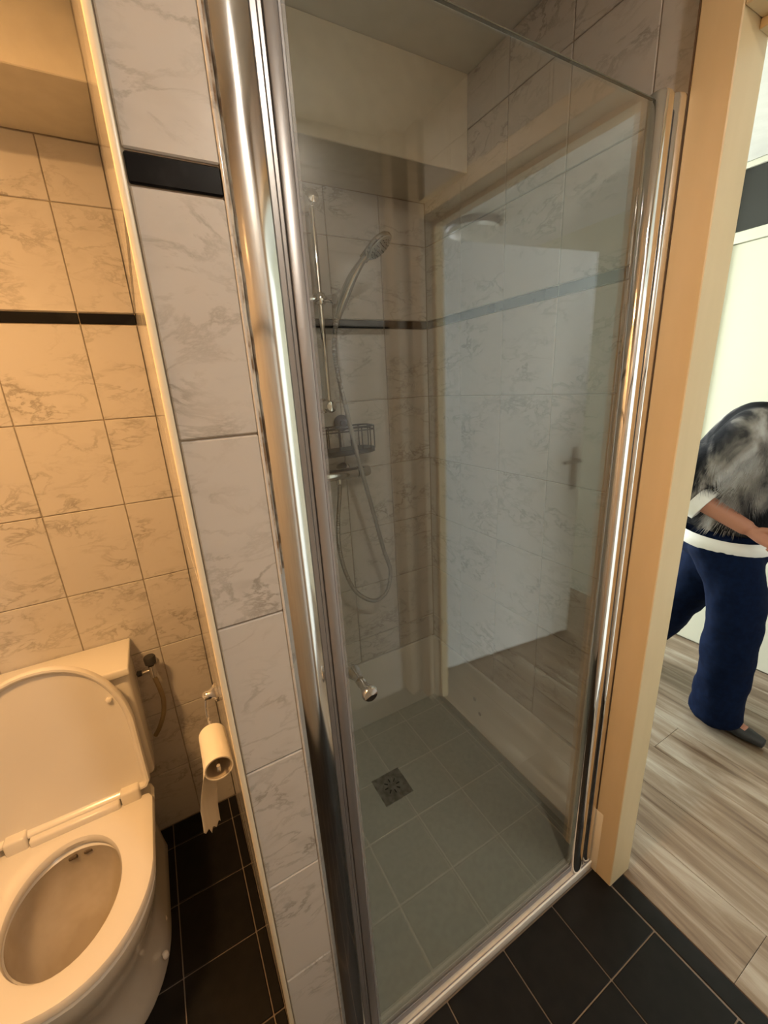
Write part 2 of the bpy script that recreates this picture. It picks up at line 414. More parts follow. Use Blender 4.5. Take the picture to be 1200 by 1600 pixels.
def end_wall(name, wname, y0, y1, mt):
    w = struct(box(name, 1.081, HX1, y0, y1, -.05, .45, mt))
    box('lintel', 1.081, HX1, y0, y1, 2.3, HC, mt, w); box('pier', 1.081, 1.25, y0, y1, .45, 2.3, mt, w); box('pier', 2.45, HX1, y0, y1, .45, 2.3, mt, w)
    f = struct(box(wname, 1.25, 2.45, y0+.02, y1-.02, .45, .51, M_door, None, .003))
    box('window_frame', 1.25, 2.45, y0+.02, y1-.02, 2.24, 2.30, M_door, f, .003)
    for xx in (1.25, 1.82, 2.39): box('window_frame', xx, xx+.06, y0+.02, y1-.02, .51, 2.24, M_door, f, .003)
    for xx in (1.31, 1.88): box('pane', xx, xx+.51, (y0+y1)/2-.002, (y0+y1)/2+.002, .51, 2.24, M_wglass, f)
end_wall('wall_hall_north', 'window_1', HY1, HY1+.1, M_hall)
end_wall('wall_hall_south', 'window_2', HY0-.1, HY0, M_hall)

# cream hall door with transom above
d2 = struct(box('door_2', HX1-.012, HX1+.02, 0.30, 1.115, 0.008, 2.085, M_cream, None, .002))
for (y0,y1,z0,z1) in ((1.115,1.16,0,2.41),(.255,.30,0,2.41),(.30,1.115,2.088,2.135),(.30,1.115,2.385,2.408)):
    box('frame', HX1-.022, HX1+.02, y0, y1, z0, z1, M_cream, d2, .002)
bm = bmesh.new(); tube(bm, [(HX1-.012,.37,1.05),(HX1-.055,.37,1.05)], .009, 12); tube(bm, [(HX1-.055,.365,1.05),(HX1-.055,.49,1.05)], .009, 12)
finish(bm, 'door_handle', M_alu, d2, True)
w3 = struct(box('window_3', HX1-.008, HX1-.002, .302, 1.113, 2.137, 2.383, M_dglass))

# white hall door, standing open (seen mirrored in the shower glass)
A = Vector((1.125, -.470, 0)); B = Vector((2.056, -.348, 0)); ang = math.atan2(B.y-A.y, B.x-A.x); Ld = (B-A).length
d3 = struct(box('door_3', 0, Ld, -.04, 0, .008, 2.11, M_door, None, .003)); d3.location = A; d3.rotation_euler = (0,0,ang)
bm = bmesh.new(); add_box(bm, Ld-.075, Ld-.035, 0, .006, .93, 1.17, .003, 2); finish(bm, 'handle_plate', M_alu, d3, True)
bm = bmesh.new(); tube(bm, [(Ld-.055,.006,1.10),(Ld-.055,.05,1.10)], .010, 12); tube(bm, [(Ld-.05,.05,1.10),(Ld-.17,.05,1.10)], .009, 12); finish(bm, 'door_handle', M_alu, d3, True)
for z in (.25, 1.85):
    bm = bmesh.new(); tube(bm, [(-.004,.004,z),(-.004,.004,z+.09)], .008, 10); finish(bm, 'hinge', M_alu, d3, True)

# round hall ceiling lamp (also only seen mirrored)
hl = empty('ceiling_lamp', (1.85, -1.02, HC), 'round white ceiling lamp in the hall, mirrored in the shower glass', 'lamp')
bm = bmesh.new(); lathe(bm, (0,0,0), (0,0,-1), [(0,.16),(.02,.16),(.03,.15)], 36); finish(bm, 'base', M_alu, hl, True)
bm = bmesh.new(); lathe(bm, (0,0,-.028), (0,0,-1), [(0,.145),(.02,.14),(.04,.11),(.052,.06),(.055,.0)], 36); finish(bm, 'shade', mat('opal_shade',(.8,.78,.72),.3), hl, True)

# added neutral fill light with an invented ceiling fitting, brightens the shower
dl = empty('added_fill_light', (.45, -.345, CEIL), 'added neutral fill light, shaped as a small round ceiling fitting by the entrance', 'lamp')
bm = bmesh.new(); lathe(bm, (0,0,0), (0,0,-1), [(0,.062),(.006,.062),(.010,.054),(.006,.046)], 32); finish(bm, 'ring', M_alu, dl, True)
em2 = bpy.data.materials.new('fill_diffuser'); em2.use_nodes = True
em2.node_tree.nodes['Principled BSDF'].inputs['Emission Color'].default_value = (1, .90, .78, 1)
em2.node_tree.nodes['Principled BSDF'].inputs['Emission Strength'].default_value = 5
bm = bmesh.new(); lathe(bm, (0,0,-.003), (0,0,-1), [(0,.046),(.002,.045),(.003,.0)], 28); finish(bm, 'diffuser', em2, dl, True)
l = bpy.data.lights.new('fill_lamp', 'AREA'); l.shape = 'DISK'; l.size = .09; l.energy = 7.5; l.color = (1.0, .90, .77)
lo = bpy.data.objects.new('fill_lamp', l); C.objects.link(lo); lo.location = (0, 0, -.016); lo.parent = dl

# warm bathroom lamp (its own light lives here)
bl = empty('ceiling_lamp', (-.62, .50, CEIL), 'round opal ceiling lamp glowing warm over the toilet side', 'lamp')
bm = bmesh.new(); lathe(bm, (0,0,0), (0,0,-1), [(0,.10),(.02,.10),(.025,.095)], 32); finish(bm, 'base', M_alu, bl, True)
em = bpy.data.materials.new('warm_opal'); em.use_nodes = True
em.node_tree.nodes['Principled BSDF'].inputs['Emission Color'].default_value = (1, .60, .28, 1)
em.node_tree.nodes['Principled BSDF'].inputs['Emission Strength'].default_value = 4
bm = bmesh.new(); lathe(bm, (0,0,-.024), (0,0,-1), [(0,.09),(.03,.088),(.05,.07),(.062,.04),(.066,.0)], 32); finish(bm, 'shade', em, bl, True)
l = bpy.data.lights.new('warm_bulb', 'AREA'); l.shape = 'DISK'; l.size = .16; l.energy = 25; l.color = (1.0, .53, .19)
lo = bpy.data.objects.new('warm_bulb', l); C.objects.link(lo); lo.location = (0, 0, -.11); lo.parent = bl

# ------------------------------------------------------------------ shower sill, door and profiles
sl = empty('shower_sill', (.55, .555, 0), 'pale stone sill with metal rails under the glass shower door', 'sill')
def K(o, p): return keep(o, p)
K(box('stone', PX1+.001, .984, .5335, .5805, 0.0, .028, M_sill, None, .004, 2, True), sl)
K(box('rail', PX1+.001, .984, .5335, .5385, .0282, .0325, M_door, None, .0012), sl)
K(box('groove', PX1+.001, .984, .5390, .5415, .0282, .0300, M_seal, None), sl)
K(box('rail', PX1+.001, .984, .5600, .5640, .0282, .046, M_alu, None, .001), sl)

gd = empty('shower_door', (.92, .555, .03), 'clear glass pivot shower door with a vertical chrome hinge profile', 'shower door')
K(box('glass_pane', .203, .905, .552, .558, .047, 2.007, M_glass, None, .0006), gd)
K(box('bottom_seal', .205, .900, .5495, .5515, .036, .056, M_seal, None), gd)
def prof(x0, x1, yc, depth, z0, z1, m, name, cap=True, n=20, parent=None, pw_=2.6):
    loops = []; xc = (x0+x1)/2; w = (x1-x0)/2
    def ring(s, z): 
        out = []
        for k in range(n):
            a = 2*PI*k/n; c_, s_ = math.cos(a), math.sin(a)
            out.append((xc + s*w*math.copysign(abs(c_)**(2/pw_), c_), yc + s*depth*math.copysign(abs(s_)**(2/pw_), s_), z))
        return out
    zs = [(z0,1.0),(z1-.006,1.0),(z1-.002,.93),(z1,.75)] if cap else [(z0,1.0),(z1,1.0)]
    bm = bmesh.new(); loft(bm, [ring(s, z) for z, s in zs]); return K(finish(bm, name, m, None, True), parent)
prof(.900, .944, .555, .019, .030, 2.022, M_chrome, 'hinge_profile', parent=gd)
prof(.9435, .9515, .553, .010, .034, 2.00, M_rubber, 'gap_seal', parent=gd)
# closing edge of the door: magnetic strip with ridges
bm = bmesh.new(); add_box(bm, .187, .2035, .5475, .5625, .047, CEIL-.35, .002, 2); K(finish(bm, 'closing_strip', M_alu, None, True), gd)
bm = bmesh.new(); add_box(bm, .2035, .2075, .5485, .5515, .047, CEIL-.35, .0008, 1); K(finish(bm, 'strip_lip', M_seal, None, True), gd)
def milky():
    m = bpy.data.materials.new('milky_seal'); m.use_nodes = True; N, L = m.node_tree.nodes, m.node_tree.links
    tr = N.new('ShaderNodeBsdfTransparent'); mx = N.new('ShaderNodeMixShader'); mx.inputs[0].default_value = .28
    b = N['Principled BSDF']; b.inputs['Base Color'].default_value = (.42,.41,.41,1); b.inputs['Roughness'].default_value = .3
    L.new(tr.outputs[0], mx.inputs[1]); L.new(b.outputs[0], mx.inputs[2]); L.new(mx.outputs[0], N['Material Output'].inputs[0]); return m
K(box('clip_seal', .2076, .2125, .5494, .5512, .047, 2.006, milky(), None, .0006), gd)
K(box('pane_edge', .2036, .899, .5522, .5578, 2.0072, 2.0090, mat('green_glass_edge', (.10,.095,.07), .25), None), gd)
# knob through the glass
bm = bmesh.new(); lathe(bm, (.236,.552,1.052), (0,-1,0), [(0,.0085),(.003,.0085),(.008,.0075),(.016,.0095),(.026,.0135),(.031,.0142),(.035,.012),(.036,.0)], 28); K(finish(bm,'door_knob',M_chrome,None,True),gd)
bm = bmesh.new(); lathe(bm, (.236,.558,1.052), (0,1,0), [(0,.0085),(.003,.0085),(.008,.0075),(.016,.0095),(.026,.0135),(.031,.0142),(.035,.012),(.036,.0)], 28); K(finish(bm,'door_knob',M_chrome,None,True),gd)

pr1 = empty('wall_profile', (.97, .555, .03), 'slim chrome wall profile right of the hinge, beside the door frame', 'profile')
prof(.9525, .9935, .556, .016, .030, 2.030, M_chrome, 'channel', parent=pr1, pw_=2.3)
K(box('mounting_strip', .990, 1.0082, .549, .572, .030, 2.02, M_chrome2, None, .0015), pr1)

pr2 = empty('wall_profile', (.145, .555, .0), 'wide rounded chrome profile on the partition, left of the glass', 'profile')
loops = []
N_ = 22
for z in (.030, 2.35):
    lp = []
    for k in range(N_+1):
        t = -1 + 2*k/N_
        lp.append((.1455 + .0245*t, .549 - .0080*(1 - t*t) - .004, z))
    lp += [(.170,.568,z), (.121,.568,z)]
    loops.append(lp)
bm = bmesh.new(); loft(bm, loops); K(finish(bm, 'rounded_cover', mat('soft_chrome', (.80,.79,.78), .12, 1.0), None, True), pr2)
K(box('catch_strip', .1712, .1792, .546, .565, .030, 2.345, M_alu, None, .001), pr2)
K(box('magnet_strip', .1795, .1862, .5485, .5635, .030, 2.340, M_alu, None, .0015), pr2)

# ------------------------------------------------------------------ shower fittings
rr = empty('shower_rail', (.548, 1.36, 1.487), 'chrome vertical riser rail on the shower back wall', 'shower rail')
bm = bmesh.new(); tube(bm, [(0,0,.01),(0,0,.60)], .0095, 16); finish(bm, 'pole', M_chrome, rr, True)
for z in (0, .605):
    bm = bmesh.new(); lathe(bm, (0, .064, z), (0,-1,0), [(0,.026),(.006,.026),(.012,.020),(.040,.0185),(.062,.0205),(.078,.021),(.086,.016),(.089,.0)], 24)
    finish(bm, 'bracket', M_chrome, rr, True)
bm = bmesh.new(); lathe(bm, (0,0,.315), (0,0,1), [(0,.016),(.004,.0185),(.030,.0185),(.034,.016)], 20)
tube(bm, [(-.045,0,.332),(-.018,0,.332),(0,0,.332)], [.011,.013,.010], 14); tube(bm, [(0,0,.332),(.022,-.02,.330),(.032,-.045,.326)], [.010,.011,.015], 14)
finish(bm, 'slider', M_chrome, rr, True)

hs = empty('hand_shower', (.578, 1.30, 1.755), 'chrome hand shower clipped in the rail slider, head tilted up right', 'hand shower')
pts = spline([(0,0,0),(.012,-.02,.045),(.035,-.055,.105),(.060,-.092,.150)], 8)
bm = bmesh.new(); n_ = len(pts); tube(bm, pts, [(.010+.006*math.sin(PI*min(1,i/(n_-1)*1.1))) for i in range(n_)], 16); finish(bm, 'handle', M_chrome2, hs, True)
hc = Vector((.092,-.118,.176)); hn = Vector((.42,-.42,-.80)).normalized()
bm = bmesh.new(); lathe(bm, hc - hn*.016, hn, [(0,.0),(.001,.014),(.004,.030),(.010,.042),(.016,.046),(.022,.0455),(.024,.043)], 30)
tube(bm, [pts[-2], (pts[-1]+hc)/2 - hn*.004, hc - hn*.004], [.0135,.015,.018], 14); finish(bm, 'head', M_chrome2, hs, True)
bm = bmesh.new(); lathe(bm, hc + hn*.0082, hn, [(0,.041),(.0015,.041),(.0025,.034),(.003,.0)], 30); sf_o = finish(bm, 'spray_face', mat('grey_spray_face',(.42,.43,.42),.3), hs, True)
bm = bmesh.new()
u_, v_ = frame_of(hn)
for r_, n2 in ((.012,6),(.022,12),(.032,18)):
    for k in range(n2):
        p = hc + hn*.011 + u_*(r_*math.cos(2*PI*k/n2)) + v_*(r_*math.sin(2*PI*k/n2)); tube(bm, [p, p+hn*.0025], .0013, 5)
nz_ = finish(bm, 'nozzles', M_rubber, sf_o); nz_['kind'] = 'stuff'

# ribbed hose
hose = spline([(.559,1.357,1.208),(.547,1.345,1.155),(.534,1.335,1.10),(.522,1.325,1.0),(.531,1.315,.90),(.560,1.31,.81),(.610,1.31,.752),(.66,1.31,.732),(.705,1.31,.762),(.724,1.31,.832),(.716,1.31,.88),(.700,1.31,.934),(.654,1.300,1.123),(.612,1.292,1.298),(.580,1.292,1.474),(.561,1.298,1.60),(.560,1.302,1.68),(.574,1.300,1.752)], 34)
bm = bmesh.new(); tube(bm, hose, [(.0082 if i % 3 else .0066) for i in range(len(hose))], 10)
hz = finish(bm, 'shower_hose', mat('ribbed_hose_metal', (.36,.345,.32), .35, .75), None, True); tag(hz, 'ribbed metal shower hose looping down below the mixer', 'hose')

mx_ = empty('shower_mixer', (.53, 1.365, 1.245), 'chrome thermostatic bar mixer below the wire basket', 'tap')
bm = bmesh.new(); tube(bm, [(-.105,0,0),(-.10,0,0),(.10,0,0),(.105,0,0)], [.019,.021,.021,.019], 24); tube(bm,[(.029,-.004,-.018),(.029,-.008,-.034)],[.012,.0105],14); finish(bm, 'body', M_chrome2, mx_, True)
for s_ in (-1, 1):
    bm = bmesh.new(); lathe(bm, (s_*.107,0,0), (s_,0,0), [(0,.020),(.003,.0225),(.040,.0215),(.048,.018),(.050,.0)], 24); finish(bm, 'control_knob', M_chrome if s_<0 else M_chrome2, mx_, True)
    bm = bmesh.new(); lathe(bm, (s_*.075,.060,.0), (0,-1,0), [(0,.032),(.006,.032),(.012,.026),(.02,.014),(.045,.013)], 24); finish(bm, 'wall_rosette', M_chrome, mx_, True)

cd = empty('shower_caddy', (.57, 1.362, 1.32), 'black wire shower basket stuck on the tiles above the mixer', 'basket')
bm = bmesh.new(); x0,x1,y0,y1 = -.13,.132,-.048,.048
def rr_loop(z, ins=0.0, r=.03, n=5):
    pts=[]; 
    for cx_,cy_,a0 in ((x1-ins-r,y1-ins-r,0),(x0+ins+r,y1-ins-r,PI/2),(x0+ins+r,y0+ins+r,PI),(x1-ins-r,y0+ins+r,1.5*PI)):
        for k in range(n+1):
            a=a0+PI/2*k/n; pts.append((cx_+r*math.cos(a),cy_+r*math.sin(a),z))
    return pts
def wire_loop(bm, pts, r):
    P=[Vector(p) for p in pts]; n=len(P); loops=[]
    for i,p in enumerate(P):
        d=(P[(i+1)%n]-P[i-1]).normalized(); u=Vector((0,0,1)); v=d.cross(u)
        loops.append([p+u*(r*math.cos(2*PI*k/8))+v*(r*math.sin(2*PI*k/8)) for k in range(8)])
    loft(bm, loops, wrap=True)
wire_loop(bm, rr_loop(.092), .003); finish(bm, 'top_wire', M_wire, cd, True)
bm = bmesh.new(); wire_loop(bm, rr_loop(.080), .0022); finish(bm, 'top_wire', M_wire, cd, True)
bm = bmesh.new(); loft(bm, [rr_loop(-.004,.010), rr_loop(.001,.0), rr_loop(.016,.0), rr_loop(.016,.003)]); finish(bm, 'base', M_wire, cd, True)
for xx in (-.105,-.06,-.015,.03,.072,.105):
    for yy in (y0, y1):
        bm = bmesh.new(); tube(bm, [(xx,yy,.01),(xx,yy,.092)], .0022, 8); finish(bm, 'upright_wire', M_wire, cd, True)
for xx in (x0, x1):
    for yy in (-.025, .025):
        bm = bmesh.new(); tube(bm, [(xx,yy,.01),(xx,yy,.092)], .0022, 8); finish(bm, 'upright_wire', M_wire, cd, True)
for xx in (-.08, .045):
    bm = bmesh.new(); lathe(bm, (xx,.062,.102), (0,-1,0), [(0,.030),(.004,.030),(.009,.022),(.013,.012),(.018,.010),(.019,0)], 24); finish(bm, 'suction_cup', M_wire, cd, True)

# ------------------------------------------------------------------ toilet
TX = -.385
to = empty('toilet', (TX, 1.1, 0), 'white close-coupled toilet with its lid raised, seat down', 'toilet')
def dshape(w, yb, ys, yf, z, rc=.03, n=64, dx=0.0):
    """outline: square back with rounded corners at yb, straight sides down to ys, half ellipse to yf (local coords, y relative to 1.1)"""
    raw = []
    for k in range(9): a = PI/2*k/8; raw.append((w-rc+rc*math.sin(PI/2-a)*1.0 if False else w-rc+rc*math.cos(a), yb-rc+rc*math.sin(a)))
    for k in range(9): a = PI/2+PI/2*k/8; raw.append((-w+rc+rc*math.cos(a), yb-rc+rc*math.sin(a)))
    for k in range(1, 40): a = PI + PI*k/40; raw.append((w*math.copysign(abs(math.cos(a))**.92, math.cos(a)), ys+(ys-yf)*math.sin(a)))
    raw = [(a_, b_) for a_, b_ in raw]
    # resample by length
    P = raw + [raw[0]]; L_ = [0]
    for i in range(1, len(P)): L_.append(L_[-1]+math.dist(P[i], P[i-1]))
    out = []; j = 0
    for k in range(n):
        t = L_[-1]*k/n
        while L_[j+1] < t: j += 1
        f = (t-L_[j])/max(1e-9, L_[j+1]-L_[j]); out.append((P[j][0]+(P[j+1][0]-P[j][0])*f+dx, P[j][1]+(P[j+1][1]-P[j][1])*f-1.1, z))
    return out
def scale_loop(lp, s, z, cy=None):
    cy = sum(p[1] for p in lp)/len(lp) if cy is None else cy
    return [(p[0]*s, cy+(p[1]-cy)*s, z) for p in lp]
def inset(lp, d, z):
    n = len(lp); out = []
    for i, p in enumerate(lp):
        a, b = lp[i-1], lp[(i+1) % n]; tx, ty = b[0]-a[0], b[1]-a[1]; l_ = math.hypot(tx, ty)+1e-9
        out.append((p[0]-ty/l_*d, p[1]+tx/l_*d, z))
    return out
def hole(w, yc, l, z, ref):   # ellipse sampled at the angles of the reference outline
    out = []
    for p in ref:
        a = math.atan2((p[1]+1.1-yc)/1.0, p[0]); r = 1/math.sqrt((math.cos(a)/w)**2+(math.sin(a)/l)**2); out.append((r*math.cos(a), yc-1.1+r*math.sin(a), z))
    return out
# outer body with inner bowl, one ceramic mesh
D = dshape(.186, 1.26, .985, .765, .395, .035)
prof_ = [(.155,1.38,1.10,.865,0.0),(.157,1.385,1.10,.862,.012),(.152,1.385,1.10,.866,.05),(.143,1.385,1.08,.855,.15),(.146,1.36,1.05,.838,.22),(.163,1.31,1.02,.80,.29),(.178,1.275,.99,.778,.345),(.184,1.262,.985,.768,.375)]
loops = [dshape(*q, rc=.035) for q in prof_] + [D, inset(D, .008, .402)]
bm = bmesh.new()
loops += [hole(.125,.985,.150,.402,D), hole(.118,.985,.142,.394,D)]
for s_, z, cy in ((1.0,.36,.985),(.97,.32,.985),(.86,.27,.98),(.68,.22,.965),(.50,.185,.95),(.36,.16,.94),(.30,.14,.93)):
    loops.append(hole(.118*s_, cy, .145*s_, z, D))
loft(bm, loops[:12], True, False)
bo = finish(bm, 'body', M_white, to, True)
bm = bmesh.new()
L2 = [hole(.1185,.985,.1425,.393,D)] + loops[12:]
loft(bm, L2, False, True); bmesh.ops.reverse_faces(bm, faces=bm.faces[:])
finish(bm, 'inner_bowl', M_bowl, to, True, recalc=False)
# ledge carrying the cistern
bm = bmesh.new(); add_box(bm, -.150,.150,.125,.325,.30,.408,.02,3); finish(bm, 'ledge', M_white, to, True)
# water in the bowl
bm = bmesh.new(); bm.faces.new([bm.verts.new(p) for p in hole(.056,.945,.068,.183,D)]); wt = finish(bm, 'water', mat('bowl_water',(.30,.25,.17),.03), to)
# flush slots
for xx in (-.012, .022):
    bm = bmesh.new(); tube(bm, [(xx-.009,.028,.378),(xx+.009,.026,.380)], .0055, 10); o = finish(bm, 'flush_slot', mat('slot_shadow',(.10,.07,.04),.5) if xx<0 else bpy.data.materials['slot_shadow'], to, True)
# seat
SD = dshape(.189, 1.183, .985, .762, .41, .022)
bm = bmesh.new(); zt_ = .432
loft(bm, [SD2 for SD2 in (inset(SD,.004,.405), SD, [(p[0],p[1],.424) for p in SD], inset(SD,.003,.430), inset(SD,.010,zt_), hole(.124,.977,.163,zt_,SD), hole(.117,.976,.156,.429,SD), hole(.113,.975,.152,.420,SD), hole(.115,.975,.154,.408,SD), hole(.122,.977,.160,.405,SD))], wrap=True)
finish(bm, 'seat', M_seat, to, True)
# hinge bar and blocks
bm = bmesh.new(); add_box(bm, -.098,.108,.062,.098,.428,.452,.006,3); finish(bm, 'hinge_bar', M_seat, to, True)
for xx in (-.125, .135):
    bm = bmesh.new(); add_box(bm, xx-.024, xx+.024, .066,.106,.428,.470,.006,3); finish(bm, 'hinge_block', M_seat, to, True)
# raised lid
LB = Vector((0, 1.192-1.1, .446)); ldir = Vector((0, .045, .44)).normalized(); lnrm = Vector((0,-ldir.z,ldir.y)).normalized()
def lidmap(lp, off):
    out = []
    for p in lp:
        v = (1.183-1.1) - p[1]      # distance from hinge
        q = LB + ldir*v + lnrm*off; out.append((p[0], q.y, q.z))
    return out
LD = dshape(.189, 1.183, .975, .731, 0, .022)
bm = bmesh.new()
loft(bm, [lidmap(inset(LD,.006,0),-.008), lidmap(LD,-.003), lidmap(LD,.010), lidmap(inset(LD,.003,0),.014), lidmap(inset(LD,.009,0),.014), lidmap(inset(LD,.014,0),.010), lidmap(inset(LD,.019,0),.002), lidmap(inset(LD,.030,0),.0)])
lid_o = finish(bm, 'lid', M_seat, to, True)
for s_ in (-1, 1):
    p = LB + ldir*.305 + lnrm*.0
    bm = bmesh.new(); lathe(bm, (s_*.142, p.y, p.z), lnrm, [(0,.008),(.006,.008),(.010,.006),(.012,0)], 16); finish(bm, 'bumper', M_seat, lid_o, True)
# cistern
bm = bmesh.new(); add_box(bm, -.193,.193,.165,.330,.408,.786,.014,4); finish(bm, 'cistern', M_white, to, True)
bm = bmesh.new(); add_box(bm, -.200,.200,.150,.331,.7865,.812,.005,3); cl_o = finish(bm, 'cistern_lid', M_white, to, True)
bm = bmesh.new(); lathe(bm, (.0,.24,.812), (0,0,1), [(0,.026),(.003,.026),(.005,.023),(.0045,.020),(.007,.018),(.008,0)], 28); b_ = finish(bm, 'flush_button', M_chrome, cl_o, True); b_['label'] = 'chrome flush button'
for yy in (-.03, -.125):
    bm = bmesh.new(); lathe(bm, (.142, yy+.01, .055), (1,0,.5), [(0,.010),(.006,.010),(.010,.007),(.012,0)], 16); finish(bm, 'bolt_cap', M_seat, to, True)

# angle valve and flexible hose on the niche back wall
av = empty('angle_valve', (-.142, 1.433, .70), 'small black-knobbed angle valve with flexible hose beside the cistern', 'valve')
bm = bmesh.new(); lathe(bm, (0,-.0015,.004), (0,-1,0), [(0,.017),(.004,.017),(.008,.009),(.058,.008)], 18); tube(bm,[(0,-.055,-.022),(0,-.055,.02)],[.010,.010],14)
tube(bm, [(-.034,-.056,.004),(-.02,-.056,.004),(0,-.055,.004)], [.004,.005,.006], 10); finish(bm, 'valve_body', M_chrome2, av, True)
bm = bmesh.new(); lathe(bm, (0,-.055,.024), (0,0,1), [(0,.010),(.004,.0165),(.026,.0175),(.030,.015),(.031,.0)], 20); finish(bm, 'knob', M_rubber, av, True)
bm = bmesh.new(); lathe(bm, (-.030,-.056,.004), (-1,0,0), [(0,.009),(.012,.010),(.016,0)], 14); finish(bm, 'nut', M_rubber, av, True)
bm = bmesh.new(); tube(bm, spline([(0,-.055,-.022),(.006,-.058,-.06),(.010,-.062,-.11),(.002,-.066,-.16),(-.018,-.07,-.205),(-.036,-.07,-.232)],6), .0075, 12); finish(bm, 'flexible_hose', M_hosebr, av, True)

# toilet roll holder on the niche side of the partition
RX, RZ = -.0085, .832
hb = empty('roll_holder', (PX0, .90, .885), 'chrome toilet roll holder on the side of the partition', 'holder')
bm = bmesh.new(); lathe(bm, (-.001,0,0), (-1,0,0), [(0,.022),(.006,.022),(.010,.016),(.016,.011),(.030,.010),(.034,.0)], 22); finish(bm, 'wall_rosette', M_chrome, hb, True)
bm = bmesh.new(); tube(bm, spline([(-.022,0,0),(-.030,-.002,-.02),(-.032,-.01,-.06),(RX-PX0,-.03,RZ-.885+.016),(RX-PX0,-.09,RZ-.885+.015),(RX-PX0,-.178,RZ-.885+.014),(RX-PX0,-.184,RZ-.885+.026)],6), .0036, 10); finish(bm, 'arm', M_chrome, hb, True)
tr = empty('toilet_roll', (RX, .785, RZ), 'nearly empty toilet roll with a torn sheet hanging down', 'toilet roll')
bm = bmesh.new(); n_ = 28; R0, R1 = .0245, .0230
L3 = [[(r*math.cos(2*PI*k/n_), y, r*math.sin(2*PI*k/n_)) for k in range(n_)] for r, y in ((R1,-.049),(R0,-.049),(R0,.049),(R1,.049))]
loft(bm, L3, wrap=True); finish(bm, 'cardboard_tube', M_card, tr, True)
L3 = [[(r*math.cos(2*PI*k/n_), y, r*math.sin(2*PI*k/n_)) for k in range(n_)] for r, y in ((R0+.0003,-.050),(R0+.0026,-.0502),(R0+.0026,.050),(R0+.0003,.050))]
bm = bmesh.new(); loft(bm, L3, wrap=True); finish(bm, 'paper_layer', M_paper, tr, True)
# hanging sheet: grid with folds and a torn lower edge
bm = bmesh.new(); nu, nv = 16, 22; G = []
for j in range(nv+1):
    row = []
    for i_ in range(nu+1):
        u = i_/nu; v = j/nv
        low = .155 + .030*math.sin(u*2.4+.3) - .02*(u > .8) + .006*math.sin(u*31) + .004*math.sin(u*57)
        y = -.049 + .098*u*(1-.28*v) + .012*v
        x = -(R0+.0028)*(1) + .004*math.sin(u*6+v*3)*v + .010*v*v*math.sin(u*4)
        tw = .85*min(1, v*1.6); y2 = y + .01
        x, y = x - .0*tw - (y2)*math.sin(tw)*-.75, y2*math.cos(tw) - .01
        row.append(bm.verts.new((x - .012*v, y, -v*low)))
    G.append(row)
for j in range(nv):
    for i_ in range(nu): bm.faces.new((G[j][i_], G[j][i_+1], G[j+1][i_+1], G[j+1][i_]))
sh = finish(bm, 'hanging_sheet', M_paper, tr, True)
md = sh.modifiers.new('thick', 'SOLIDIFY'); md.thickness = .0004

# ------------------------------------------------------------------ person walking past in the hall (facing -Y)
pe = empty('person', (2.03, .68, 0), 'person in a shaggy black and grey sweater and navy trousers, walking past in the hall', 'person')
M_skin = mat('skin', (0.36, 0.15, 0.09), 0.5)
M_hair = mat('dark_hair', (0.03, 0.022, 0.018), 0.6)
M_trou = mat('navy_trousers', (0.025, 0.055, 0.17), 0.9, spec=.08)
mottle(M_trou, (0.0022,0.0055,0.020), (0.003,0.0085,0.030), 60, 4)
M_shoe = mat('black_shoe', (0.012,0.013,0.015), 0.55)
M_knit = mat('white_rib_knit', (0.72,0.70,0.66), 0.9)
M_fur = mat('shaggy_knit', (0.1,0.1,0.1), 0.95, spec=.2)
_, _, cr_ = mottle(M_fur, (0.006,0.006,0.008), (0.24,0.22,0.20), 5.0, 6, 0.47, 0.60, dist=.6, stretch=(.7,1.5,.7))
e_ = cr_.color_ramp.elements.new(0.70); e_.color = (0.48,0.47,0.46,1)
e_ = cr_.color_ramp.elements.new(0.53); e_.color = (0.04,0.038,0.04,1)
def blob(name, parts, m, voxel, smooth_it=6, parent=pe):
    bm = bmesh.new()
    for pts, rads in parts:
        tube(bm, spline(pts, 5) if len(pts) > 2 else pts, rads if len(pts) == 2 else interp(rads, 5), 16)
    for f in bm.faces: f.smooth = True
    bmesh.ops.recalc_face_normals(bm, faces=bm.faces[:])
    me = bpy.data.meshes.new(name); bm.to_mesh(me); bm.free()
    o = bpy.data.objects.new(name, me); C.objects.link(o); me.materials.append(m)
    r = o.modifiers.new('remesh', 'REMESH'); r.mode = 'VOXEL'; r.voxel_size = voxel; r.use_smooth_shade = True
    sm = o.modifiers.new('smooth', 'SMOOTH'); sm.iterations = smooth_it; sm.factor = .5
    return keep(o, parent)
def interp(r, per):
    out = []
    for i in range(len(r)-1):
        for k in range(per):
            t = k/per; a, b = r[i], r[i+1]
            a = a if isinstance(a, tuple) else (a, a); b = b if isinstance(b, tuple) else (b, b)
            out.append((a[0]+(b[0]-a[0])*t, a[1]+(b[1]-a[1])*t))
    e = r[-1]; out.append(e if isinstance(e, tuple) else (e, e)); return out
